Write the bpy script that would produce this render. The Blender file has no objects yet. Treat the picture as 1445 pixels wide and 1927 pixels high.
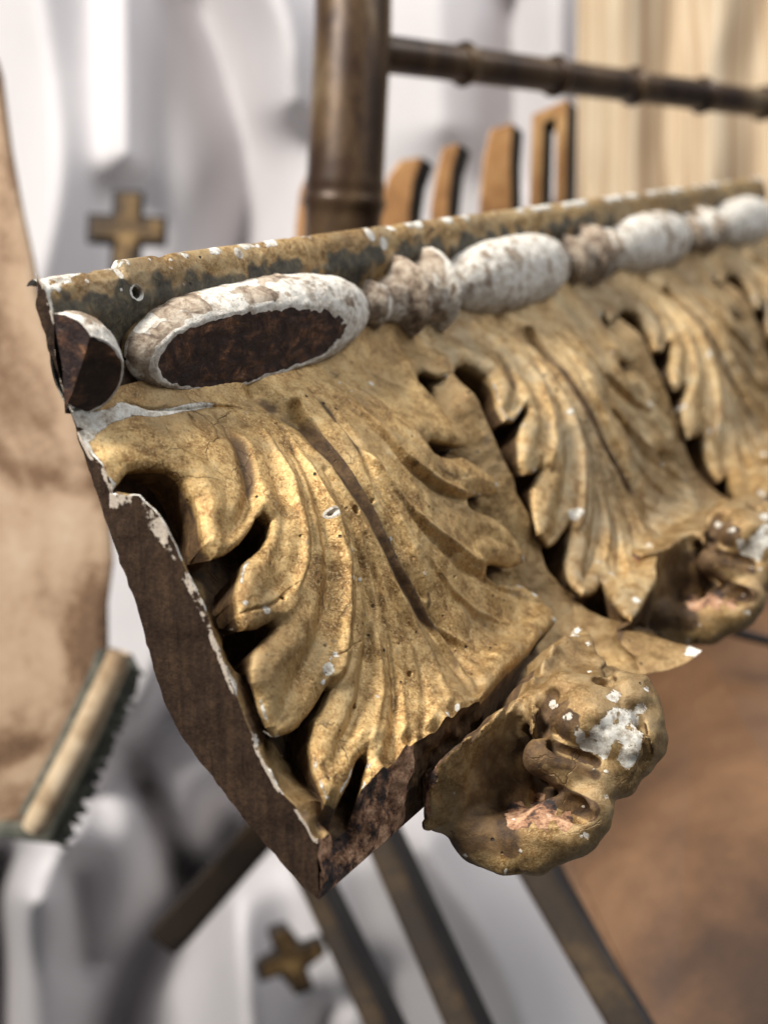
import bpy, math
import numpy as np
from mathutils import Matrix, Vector
S=bpy.context.scene
COL=bpy.data.collections.new('scene');S.collection.children.link(COL)
DETAIL=1.15
# ------------------------------------------------------------------ camera, light, exposure
RX=math.radians(72)                      # camera pitch: everything is measured from the camera and then stood upright
ROT=np.array(Matrix.Rotation(RX,3,'X'))
ORG=np.array([0,0,1.1])
def W(P): return np.asarray(P,float)@ROT.T+ORG
F=2400.;CX,CY=722.5,963.5
cam=bpy.data.cameras.new('camera');co=bpy.data.objects.new('camera',cam);COL.objects.link(co)
co.matrix_world=Matrix.Translation(Vector(ORG))@Matrix.Rotation(RX,4,'X')
cam.sensor_fit='VERTICAL';cam.sensor_height=36;cam.lens=36*F/1927;cam.clip_start=.01;cam.clip_end=50
cam.dof.use_dof=True;cam.dof.focus_distance=.405;cam.dof.aperture_fstop=7.2;cam.dof.aperture_blades=0
S.camera=co
wd=bpy.data.worlds.new('World');S.world=wd;wd.use_nodes=True
bg=wd.node_tree.nodes['Background'];bg.inputs[0].default_value=(.94,.96,1,1);bg.inputs[1].default_value=.15
def area(name,loc,tgt,size,power,colr,sy=None):
    l=bpy.data.lights.new(name,'AREA');l.energy=power;l.size=size;l.color=colr
    if sy: l.shape='RECTANGLE';l.size_y=sy
    o=bpy.data.objects.new(name,l);COL.objects.link(o)
    a=Vector(W(loc));b=Vector(W(tgt));o.location=a;o.rotation_euler=(b-a).to_track_quat('-Z','Y').to_euler();return o
area('window_light',(-1.1,1.5,.35),(0,0,-.5),.55,96,(1,.96,.89))
area('fill_light',(1.5,1.9,-.2),(.1,0,-.9),1.5,38,(.95,.97,1))  # unseen soft lamp added to brighten the far leaves
S.view_settings.view_transform='Standard';S.view_settings.look='None';S.view_settings.exposure=0;S.view_settings.gamma=1
# ------------------------------------------------------------------ helpers
rng=np.random.default_rng(7)
def ray(x,y): return np.array([(x-CX)/F,(CY-y)/F,-1.])
def at(x,y,z): return ray(x,y)*z
def tag(o,label=None,cat=None,group=None,kind=None):
    if label: o['label']=label
    if cat: o['category']=cat
    if group: o['group']=group
    if kind: o['kind']=kind
    return o
def empty(name,loc,label=None,cat=None,group=None,parent=None):
    o=bpy.data.objects.new(name,None);COL.objects.link(o);o.empty_display_size=.02
    if parent is not None: o.parent=parent
    else: o.location=Vector(W(loc))
    o['_o']=0;del o['_o'];return tag(o,label,cat,group)
def origin(p):
    v=np.zeros(3)
    while p is not None: v=v+np.array(p.location);p=p.parent
    return v
def mesh(name,V,Fc,mat,parent=None,smooth=True,attr=None,quads=False):
    """V in camera space metres"""
    V=W(V)
    loc=V.mean(0) if parent is None else None
    off=loc if parent is None else origin(parent)
    V=V-off
    me=bpy.data.meshes.new(name)
    if isinstance(Fc,np.ndarray):
        n=len(Fc);k=Fc.shape[1]
        me.vertices.add(len(V));me.vertices.foreach_set('co',V.astype(np.float32).ravel())
        me.loops.add(n*k);me.loops.foreach_set('vertex_index',Fc.astype(np.int32).ravel())
        me.polygons.add(n);me.polygons.foreach_set('loop_start',np.arange(0,n*k,k,dtype=np.int32));me.polygons.foreach_set('loop_total',np.full(n,k,np.int32))
        me.update(calc_edges=True)
    else: me.from_pydata([tuple(v) for v in V],[],[tuple(f) for f in Fc]);me.update()
    me.polygons.foreach_set('use_smooth',np.full(len(me.polygons),smooth))
    if attr is not None:
        A=me.color_attributes.new('wear_shade','FLOAT_COLOR','POINT')
        a=np.ones((len(V),4),np.float32);a[:,:attr.shape[1]]=attr;A.data.foreach_set('color',a.ravel())
    me.materials.append(mat)
    o=bpy.data.objects.new(name,me);COL.objects.link(o)
    if parent is None: o.location=Vector(loc)
    else: o.parent=parent
    return o
def gridfaces(nu,nv,flip=False,closeu=False):
    i=np.arange(nu if closeu else nu-1)[:,None];j=np.arange(nv-1)[None];i2=(i+1)%nu
    f=np.stack([i*nv+j,i2*nv+j,i2*nv+j+1,i*nv+j+1],-1).reshape(-1,4)
    return f[:,::-1] if flip else f
def sm(x,a,b):
    t=np.clip((np.asarray(x,float)-a)/(b-a),0,1);return t*t*(3-2*t)
_T=[rng.random((64,64,64)) for _ in range(2)]
def noise3(P,s,k=0):
    """value noise, about -1..1, of points P at cell size s"""
    Q=np.asarray(P)/s+17.3*k+100;i=np.floor(Q).astype(int);f=Q-i;f=f*f*(3-2*f);i%=64;j=(i+1)%64;T=_T[k%2]
    x0,y0,z0=i[...,0],i[...,1],i[...,2];x1,y1,z1=j[...,0],j[...,1],j[...,2];fx,fy,fz=f[...,0],f[...,1],f[...,2]
    c=(T[x0,y0,z0]*(1-fx)+T[x1,y0,z0]*fx)*(1-fy)+(T[x0,y1,z0]*(1-fx)+T[x1,y1,z0]*fx)*fy
    d=(T[x0,y0,z1]*(1-fx)+T[x1,y0,z1]*fx)*(1-fy)+(T[x0,y1,z1]*(1-fx)+T[x1,y1,z1]*fx)*fy
    return (c*(1-fz)+d*fz)*2-1
def fbm(P,s,k=0,n=3): return sum(noise3(P,s/2**q,k+q)*.5**q for q in range(n))
# ------------------------------------------------------------------ materials
class NT:
    def __init__(s,name):
        s.m=bpy.data.materials.new(name);s.m.use_nodes=True;s.t=s.m.node_tree;s.t.nodes.clear()
        s.out=s.n('ShaderNodeOutputMaterial');s.b=s.n('ShaderNodeBsdfPrincipled');s.l(s.b.outputs[0],s.out.inputs[0])
        s.tc=s.n('ShaderNodeTexCoord').outputs['Object']
    def n(s,t): return s.t.nodes.new(t)
    def l(s,a,b): s.t.links.new(a,b)
    def inp(s,node,k,v):
        if hasattr(v,'is_linked'): s.l(v,node.inputs[k])
        else: node.inputs[k].default_value=v
    def noise(s,scale,det=4,rough=.6,dist=0,vec=None,map_=None):
        n=s.n('ShaderNodeTexNoise');n.inputs['Scale'].default_value=scale;n.inputs['Detail'].default_value=det;n.inputs['Roughness'].default_value=rough;n.inputs['Distortion'].default_value=dist
        v=vec or s.tc
        if map_:
            m=s.n('ShaderNodeMapping');m.inputs['Scale'].default_value=map_;s.l(v,m.inputs[0]);v=m.outputs[0]
        s.l(v,n.inputs['Vector']);return n.outputs['Fac']
    def vor(s,scale,feat='DISTANCE_TO_EDGE',vec=None):
        n=s.n('ShaderNodeTexVoronoi');n.feature=feat;n.inputs['Scale'].default_value=scale;s.l(vec or s.tc,n.inputs['Vector']);return n.outputs['Distance']
    def ramp(s,f,*st):
        r=s.n('ShaderNodeValToRGB');e=r.color_ramp.elements
        while len(e)<len(st): e.new(.5)
        for q,(p,c) in zip(e,st): q.position=p;q.color=(*c,1) if isinstance(c,tuple) else (c,c,c,1)
        s.inp(r,0,f);return r.outputs[0]
    def math(s,op,a,b=0.,c=0.,clamp=False):
        m=s.n('ShaderNodeMath');m.operation=op;m.use_clamp=clamp
        for i,v in enumerate((a,b,c)): s.inp(m,i,v)
        return m.outputs[0]
    def step(s,x,a,b):
        m=s.n('ShaderNodeMapRange');m.interpolation_type='SMOOTHSTEP'
        for i,v in enumerate((x,a,b,0.,1.)): s.inp(m,i,v)
        return m.outputs[0]
    def mix(s,f,a,b):
        m=s.n('ShaderNodeMix');m.data_type='RGBA';s.inp(m,0,f)
        for i,v in ((6,a),(7,b)): s.inp(m,i,(*v,1) if isinstance(v,tuple) and len(v)==3 else v)
        return m.outputs[2]
    def mixf(s,f,a,b):
        m=s.n('ShaderNodeMix');m.data_type='FLOAT';s.inp(m,0,f);s.inp(m,2,a);s.inp(m,3,b);return m.outputs[0]
    def attr(s,name='wear_shade'):
        a=s.n('ShaderNodeAttribute');a.attribute_name=name;x=s.n('ShaderNodeSeparateColor');s.l(a.outputs['Color'],x.inputs[0]);return x.outputs
    def bump(s,h,dist,strength=1.,nrm=None):
        b=s.n('ShaderNodeBump');b.inputs['Distance'].default_value=dist;b.inputs['Strength'].default_value=strength;s.l(h,b.inputs['Height'])
        if nrm: s.l(nrm,b.inputs['Normal'])
        return b.outputs[0]
    def fin(s,col=None,rough=None,metal=None,nrm=None,spec=None):
        for k,v in (('Base Color',col),('Roughness',rough),('Metallic',metal),('Normal',nrm),('Specular IOR Level',spec)):
            if v is not None: s.inp(s.b,k,(*v,1) if isinstance(v,tuple) and len(v)==3 else v)
        return s.m
def gold_material(name,brown=0.,grey=0.,bright=1.,grime_shade=((.040,.020,.008),(.095,.050,.018),(.19,.11,.04)),dust=.14):
    """water gilding rubbed through to bole, gesso and wood.  wear: R gesso, G bare wood, B brown dirt and painted shade"""
    t=NT(name);R,G,B=t.attr()[:3]
    n1=t.noise(45,5,.62,.6);n2=t.noise(190,7,.75,.3);n3=t.noise(1100,5,.8);n4=t.noise(16,4,.55,.5)
    k=lambda c: tuple(x*bright for x in c)
    gold=t.ramp(t.mixf(.62,n1,n2),(.34,k((.085,.045,.014))),(.44,k((.30,.160,.048))),(.53,k((.59,.37,.135))),(.66,k((.80,.59,.29))))
    gold=t.mix(t.math('MULTIPLY',t.step(n3,.50,.64),.65),gold,k((.82,.64,.34)))
    gold=t.mix(t.math('MULTIPLY',t.step(n3,.47,.36),.75),gold,(.12,.062,.020))
    tone=t.step(t.math('ADD',t.mixf(.35,n4,n1),brown),.42,.60)
    gold=t.mix(t.math('MULTIPLY',tone,.68),gold,(.17,.10,.038))
    if grey: gold=t.mix(t.math('MULTIPLY',t.step(t.math('ADD',n1,grey),.44,.66),.8),gold,(.12,.11,.085))
    # rubbed patches of red-brown bole and fine dark craquelure
    bole=t.step(t.math('ADD',t.math('MULTIPLY',n2,.5),t.math('MULTIPLY',t.noise(55,6,.7,.6),.5)),.585,.615)
    gold=t.mix(t.math('MULTIPLY',bole,.65),gold,(.17,.10,.065))
    warp=t.n('ShaderNodeVectorMath');warp.operation='ADD';nn=t.n('ShaderNodeTexNoise');nn.inputs['Scale'].default_value=70;nn.inputs['Detail'].default_value=4
    t.l(t.tc,nn.inputs['Vector']);sc=t.n('ShaderNodeVectorMath');sc.operation='SCALE';sc.inputs[3].default_value=.012;t.l(nn.outputs['Color'],sc.inputs[0]);t.l(t.tc,warp.inputs[0]);t.l(sc.outputs[0],warp.inputs[1])
    cr=t.vor(62,vec=warp.outputs[0]);crm=t.math('MULTIPLY',t.step(cr,.014,.004),t.step(t.noise(24,3,.5),.60,.68))
    gold=t.mix(t.math('MULTIPLY',crm,.6),gold,(.06,.038,.022))
    gold=t.mix(t.math('MULTIPLY',t.step(t.mixf(.5,n1,n2),.42,.60),dust),gold,(.47,.385,.25))
    # dirt and painted shade, specks and worm holes
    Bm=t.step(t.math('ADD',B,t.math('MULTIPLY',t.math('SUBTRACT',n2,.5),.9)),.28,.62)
    gold=t.mix(Bm,gold,t.ramp(n2,(.38,grime_shade[0]),(.52,grime_shade[1]),(.68,grime_shade[2])))
    sp=t.vor(210,'F1');spm=t.math('MULTIPLY',t.step(sp,.16,.08),t.step(t.noise(50,2,.5),.52,.62))
    gold=t.mix(spm,gold,(.03,.02,.015))
    wsp=t.vor(150,'F1',vec=warp.outputs[0]);wspm=t.math('MULTIPLY',t.step(wsp,.13,.09),t.step(t.noise(33,2,.5),.60,.66))
    wood=t.ramp(t.mixf(.35,t.noise(75,5,.65,.4),t.noise(330,4,.7)),(.40,(.018,.014,.014)),(.47,(.065,.034,.024)),(.515,(.30,.15,.08)),(.59,(.58,.35,.21)))
    Gm=t.step(t.math('ADD',G,t.math('MULTIPLY',t.math('SUBTRACT',n2,.5),.8)),.42,.52)
    gesso=t.ramp(t.noise(240,6,.75),(.36,(.26,.20,.15)),(.46,(.55,.50,.42)),(.56,(.78,.75,.68)),(.75,(.86,.84,.78)))
    Rm=t.step(t.math('ADD',R,t.math('MULTIPLY',t.math('SUBTRACT',t.mixf(.5,n2,n3),.5),1.3)),.46,.53)
    Rm=t.math('MAXIMUM',Rm,t.math('MULTIPLY',wspm,.85))
    col=t.mix(Gm,gold,wood);col=t.mix(Rm,col,gesso)
    nong=t.math('MAXIMUM',t.math('MAXIMUM',Gm,Rm),t.math('MULTIPLY',Bm,.75))
    metal=t.mixf(nong,.55-dust*.35,0.);rough=t.mixf(nong,t.mixf(t.mixf(.5,n2,n3),.18,.74),.80)
    h=t.math('ADD',t.math('MULTIPLY',n2,.5),t.math('MULTIPLY',n3,.28))
    h=t.math('SUBTRACT',h,t.math('MULTIPLY',crm,.35));h=t.math('SUBTRACT',h,t.math('MULTIPLY',spm,.6))
    h=t.math('ADD',h,t.math('MULTIPLY',Rm,.25));h=t.math('ADD',h,t.math('MULTIPLY',t.math('MULTIPLY',Gm,t.noise(330,4,.7)),1.6))
    return t.fin(col,rough,metal,t.bump(h,.0011,.8))
M={}
M['gold']=gold_material('old_gold_leaf')
M['dusty']=gold_material('dusty_gold_leaf',dust=.52,bright=.95)
M['ground']=gold_material('brown_gold_ground',brown=.10,bright=.85)
M['rail']=gold_material('grey_gold_rail',brown=.02,grey=.0,bright=1.,dust=.45,grime_shade=((.034,.029,.021),(.085,.072,.048),(.20,.16,.09)))
def wood_end():
    t=NT('dark_sawn_wood');n=t.mixf(.5,t.noise(75,6,.65,.4),t.noise(340,4,.7,.3,map_=(1,.25,.12)));n2=t.noise(600,4,.7)
    n=t.mixf(.35,n,t.noise(520,3,.6,.2,map_=(1,.6,.05)));c=t.ramp(t.mixf(.35,n,n2),(.32,(.012,.006,.004)),(.48,(.034,.018,.010)),(.60,(.072,.040,.022)),(.74,(.12,.07,.04)))
    R,G,B=t.attr()[:3];c=t.mix(t.step(t.math('ADD',R,t.math('MULTIPLY',t.math('SUBTRACT',n2,.5),1.5)),.45,.6),c,(.60,.51,.42))
    return t.fin(c,.75,0.,t.bump(t.mixf(.4,n,n2),.0012,.7),.25)
M['end']=wood_end()
# ------------------------------------------------------------------ the cornice: section axis AX, section plane (E2 outward, E1 up)
VPX,VPY=2257.,225.
AX=np.array([(VPX-CX)/F,(CY-VPY)/F,-1.]);AX/=np.linalg.norm(AX)
PER=.194;LP=.955                       # base unit along the length, leaf spacing in those units
P0=ray(70,515)*.36
E1=np.array([0,1,0.]);E1=E1-AX*E1.dot(AX);E1/=np.linalg.norm(E1);E2=np.cross(AX,E1)
def toplane(x,y,u=0.):
    r=ray(x,y);O=P0+AX*PER*u;q=r*(O.dot(AX)/r.dot(AX))-O;return q.dot(E2),q.dot(E1)
def sect(u,a,b): return P0+(np.asarray(u)*PER)[...,None]*AX+np.asarray(a)[...,None]*E2+np.asarray(b)[...,None]*E1
def proj(P): return CX+F*P[...,0]/-P[...,2],CY-F*P[...,1]/-P[...,2]
PC=np.array([(3,-36),(6,-48),(12,-58),(20,-68),(29,-80),(36,-93),(45,-117),(51,-137),(57,-150),(66,-158),(80,-164),(115,-175),(140,-183)])/1000.
def catmull(P,n=24):
    P=np.asarray(P,float);Q=np.vstack([2*P[0]-P[1],P,2*P[-1]-P[-2]]);o=[]
    for i in range(1,len(Q)-2):
        for k in range(n):
            t=k/n;a,b,c,d=Q[i-1],Q[i],Q[i+1],Q[i+2]
            o.append(.5*((2*b)+(c-a)*t+(2*a-5*b+4*c-d)*t*t+(3*b-a-3*c+d)*t**3))
    o.append(P[-1]);return np.array(o)
def resample(C,step):
    s=np.r_[0,np.cumsum(np.sqrt((np.diff(C,axis=0)**2).sum(1)))];t=np.arange(0,s[-1],step)
    return np.stack([np.interp(t,s,C[:,i]) for i in range(C.shape[1])],1)
CC=resample(catmull(PC),.0005)
def smooth1(A,k):
    K=np.hanning(2*k+3)[1:-1];K/=K.sum();return np.convolve(np.pad(A,(k,k),mode='reflect',reflect_type='odd'),K,'valid')
CC=np.c_[smooth1(CC[:,0],12),smooth1(CC[:,1],12)]
TT=np.gradient(CC,axis=0);TT/=np.hypot(*TT.T)[:,None];NN=np.c_[-TT[:,1],TT[:,0]]
VMAX=.0005*(len(CC)-1)
def surf(u,v,h):
    i=np.clip(np.asarray(v)/.0005,0,len(CC)-1.001);k=i.astype(int);f=(i-k)[...,None]
    c=CC[k]*(1-f)+CC[k+1]*f;n=NN[k]*(1-f)+NN[k+1]*f;q=c+n*np.asarray(h)[...,None]
    return sect(u,q[...,0],q[...,1])
_g=np.stack(np.meshgrid(np.linspace(-.3,3,133),np.linspace(0,VMAX,110),indexing='ij'),-1).reshape(-1,2)
_gc={}
def unproj(pts,h):
    """where on the offset surface h a traced point lies, as (u, v)"""
    pts=np.asarray(pts,float)
    if h not in _gc: _gc[h]=np.stack(proj(surf(_g[:,0],_g[:,1],np.full(len(_g),h))),-1)
    G=_gc[h];o=[]
    for p in pts:
        g=_g[np.argmin(((G-p)**2).sum(1))].copy()
        for _ in range(6):
            q=np.array([g,g+[1e-4,0],g+[0,1e-5]]);X=np.stack(proj(surf(q[:,0],q[:,1],np.full(3,h))),-1)
            J=np.c_[(X[1]-X[0])/1e-4,(X[2]-X[0])/1e-5]
            try: dx=np.linalg.solve(J,p-X[0])
            except Exception: break
            g=g+np.clip(dx,[-.1,-.01],[.1,.01]);g[1]=min(max(g[1],0),VMAX)
        o.append(g)
    return np.array(o)
def uvm(pts,h=.009):
    q=unproj(pts,h);return q*[PER,1]          # metric (metres along, metres down)
def HLf(u,v):
    ul=np.mod(np.asarray(u)-.46+LP/2,LP)-LP/2                        # distance from the leaf's own middle
    dome=np.exp(-(np.abs(ul)/.30)**2.6)
    h=np.interp(v,[0,.008,.02,.035,.06,.1,.14,.2],[.001,.002,.0035,.0045,.0042,.0040,.0045,.006])
    h=h+np.interp(v,[0,.02,.05,.1,.14,.2],[0,.003,.0055,.006,.007,.008])*dome
    return h+(-.001-h)*sm(u,.10,0)*sm(v,.045,.025)
def uva(pts,dh=0.,it=5):
    """traced points on the leaf surface itself"""
    out=[]
    for p in pts:
        h=.006
        for _ in range(it):
            g=unproj_h(p,h);h=.4*h+.6*float(HLf(g[0],g[1])+dh)
        out.append(g*[PER,1])
    return np.array(out)
def unproj_h(p,h):
    g=None
    key=round(h*1000)/1000
    if key not in _gc: _gc[key]=np.stack(proj(surf(_g[:,0],_g[:,1],np.full(len(_g),key))),-1)
    g=_g[np.argmin(((_gc[key]-np.array(p))**2).sum(1))].copy()
    for _ in range(4):
        q=np.array([g,g+[1e-4,0],g+[0,1e-5]]);X_=np.stack(proj(surf(q[:,0],q[:,1],np.full(3,h))),-1)
        J=np.c_[(X_[1]-X_[0])/1e-4,(X_[2]-X_[0])/1e-5];dx=np.linalg.solve(J,np.array(p)-X_[0])
        g=g+np.clip(dx,[-.1,-.01],[.1,.01]);g[1]=min(max(g[1],0),VMAX)
    return g
def shift(poly,n): return poly+[n*LP*PER,0]
# --- grid of the carved front
NU=int(1000*DETAIL);NV=int(620*DETAIL);UEND=3.75
_s=np.linspace(0,1,NU);_k=1.55                                  # columns get wider with distance
U=UEND*(np.exp(_k*_s)-1)/(np.exp(_k)-1)
def vlip(u):
    tong=sum(np.exp(-((u-(.985+k*LP))/.145)**2) for k in range(4))
    return .150+.0415*np.minimum(tong,1)*sm(u,.5,.7)-.006*sm(u,.45,.2)
TV=np.linspace(0,1,NV)[None,:];VL=vlip(U)[:,None]
V=TV*VL;UU=np.repeat(U[:,None],NV,1);X=UU*PER
PN=np.stack([X,V,np.zeros_like(X)],-1)                          # noise space
jit=lambda s,a,k:np.stack([noise3(PN,s,k)*a,noise3(PN+5,s,k)*a],-1)
Xj=X+noise3(PN,.006,1)*.0006;Vj=V+noise3(PN+9,.006,2)*.0006     # hand-cut wobble
def seg_d(X,V,a,b):
    d=b-a;L=d@d+1e-12;t=np.clip(((X-a[0])*d[0]+(V-a[1])*d[1])/L,0,1)
    return np.hypot(X-a[0]-t*d[0],V-a[1]-t*d[1]),t
def window(P,m):
    lo=P.min(0)-m;hi=P.max(0)+m
    i=np.where((X[:,0]>=lo[0])&(X[:,0]<=hi[0]))[0]
    if not len(i): return None
    sl=slice(i[0],i[-1]+1);vv=V[sl];j=np.where(((vv>=lo[1])&(vv<=hi[1])).any(0))[0]
    if not len(j): return None
    return (sl,slice(j[0],j[-1]+1))
def poly_sdf(P,m=.014):
    w=window(P,m)
    if w is None: return None
    x,v=Xj[w],Vj[w];D=np.full(x.shape,9.);ins=np.zeros(x.shape,bool);n=len(P)
    for i in range(n):
        a,b=P[i],P[(i+1)%n];D=np.minimum(D,seg_d(x,v,a,b)[0])
        if a[1]!=b[1]: ins^=((a[1]>v)!=(b[1]>v))&(x<(b[0]-a[0])*(v-a[1])/(b[1]-a[1])+a[0])
    return w,np.where(ins,-D,D)
def stroke(P,amp,wd,prof='g',taper=(1,1),arr=None,wend=None,m=3.):
    """add a ridge (amp>0) or flute (amp<0) of half width wd along polyline P"""
    P=resample(catmull(P,6),.004) if len(P)>2 else P
    if len(P)<2: return
    wd2=wd if wend is None else wend
    w=window(P,max(wd,wd2)*m)
    if w is None: return
    x,v=Xj[w],Vj[w];D=np.full(x.shape,9.);T=np.zeros(x.shape);n=len(P)-1
    for i in range(n):
        d,t=seg_d(x,v,P[i],P[i+1]);q=d<D;D=np.where(q,d,D);T=np.where(q,(i+t)/n,T)
    ww=wd+(wd2-wd)*T
    g=np.exp(-(D/ww)**2) if prof=='g' else np.exp(-D/ww) if prof=='s' else np.clip(1-D/ww,0,1)
    env=(1-(1-taper[0])*sm(T,.3,0))*(1-(1-taper[1])*sm(T,.7,1))
    arr[w]+=amp*g*env
# pockets: the pierced ground between one leaf and the next (traced, then laid on the section surface)
pk0t=[(150,935),(215,918),(245,888),(280,878),(320,881),(352,903),(370,935),(380,985),(390,1020)]
pk0=[(408,1048),(430,1042),(455,1022),(475,992),(486,972),(500,966),(513,978),(509,1003),(494,1028),(472,1047),(461,1062),(453,1093),(450,1125),(455,1160),(466,1187),(490,1184),(508,1174),(521,1170),(526,1178),(517,1190),(496,1208),(483,1230),(478,1255),(481,1283),(497,1328),(511,1370),(525,1388),(552,1378),(588,1348),(609,1316),(621,1292),(629,1296),(618,1322),(600,1354),(588,1395),(592,1438),(605,1475),(620,1493),(643,1485),(664,1455),(680,1418),(690,1408),(698,1420),(691,1445),(684,1465),(684,1515),(690,1600),(640,1760),(500,1740),(330,1500),(220,1150)]
pk1=[(787,704),(791,721),(816,746),(845,775),(874,808),(886,826),(880,836),(857,833),(832,827),(816,823),(810,834),(816,846),(832,855),(855,861),(872,857),(899,874),(928,895),(941,910),(938,925),(920,932),(898,930),(884,938),(888,952),(905,960),(925,966),(950,985),(975,1015),(988,1045),(990,1058),(975,1066),(955,1066),(930,1060),(917,1066),(918,1082),(938,1096),(960,1098),(985,1099),(1015,1118),(1040,1145),(1050,1165)]
crack=[(1030,1180),(1000,1215),(960,1250),(925,1285),(895,1315),(860,1335),(835,1370),(815,1410),(805,1450),(797,1480)]
pk1b=[(785,1560),(900,1700),(1150,1500),(1300,1330),(1236,1187),(1205,1174),(1182,1160),(1160,1140),(1148,1114),(1139,1096),(1132,1094),(1123,1111),(1095,1119),(1089,1111),(1074,1086),(1071,1056),(1077,1000),(1074,988),(1052,1022),(1037,1029),(1018,1006),(1012,969),(1012,914),(1023,886),(1019,880),(1008,890),(991,892),(982,867),(980,831),(983,797),(997,770),(991,761),(983,770),(969,792),(953,789),(939,761),(930,728),(917,706),(900,692),(878,683),(861,690),(853,706),(828,710),(803,697)]
nt1=[(1222,1100),(1230,1098),(1242,1130),(1252,1175),(1246,1200),(1234,1187)]
pk2=[(1131,595),(1141,614),(1160,635),(1184,659),(1197,672),(1199,682),(1184,681),(1170,675),(1163,685),(1172,699),(1195,697),(1219,719),(1238,740),(1243,752),(1234,759),(1248,774),(1265,790),(1270,814),(1278,835),(1267,852),(1245,850),(1236,858),(1246,870),(1267,866),(1280,884),(1308,923),(1323,954),(1320,985),(1330,1060),(1440,1150),(1480,1000),(1425,972),(1416,951),(1400,948),(1382,935),(1375,912),(1372,889),(1366,893),(1357,902),(1342,883),(1330,855),(1327,826),(1324,805),(1315,821),(1298,824),(1291,802),(1290,766),(1294,728),(1290,722),(1277,733),(1270,719),(1265,683),(1267,644),(1258,640),(1248,661),(1238,657),(1227,628),(1215,604),(1200,587),(1179,580),(1169,587),(1162,599),(1150,602),(1141,590)]
A0=np.vstack([uva(pk0t),uva(pk0)])
CRK=uva(crack)
A1=np.vstack([uva(pk1),CRK,uva(pk1b)])
A2=uva(pk2);A1n=uva(nt1)
SD=np.full(X.shape,.02)
LB=[np.array([(.86+k*LP,.1700),(.93+k*LP,.1640),(1.06+k*LP,.1615),(1.16+k*LP,.1585),(1.5+k*LP,.1575),(1.77+k*LP,.1575),(1.77+k*LP,.26),(.86+k*LP,.26)])*[PER,1] for k in range(3)]
for P in [A0,A1,A2,shift(A2,1),shift(A2,2)]+LB:
    r=poly_sdf(P)
    if r: w,d=r;SD[w]=np.minimum(SD[w],d)
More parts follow.
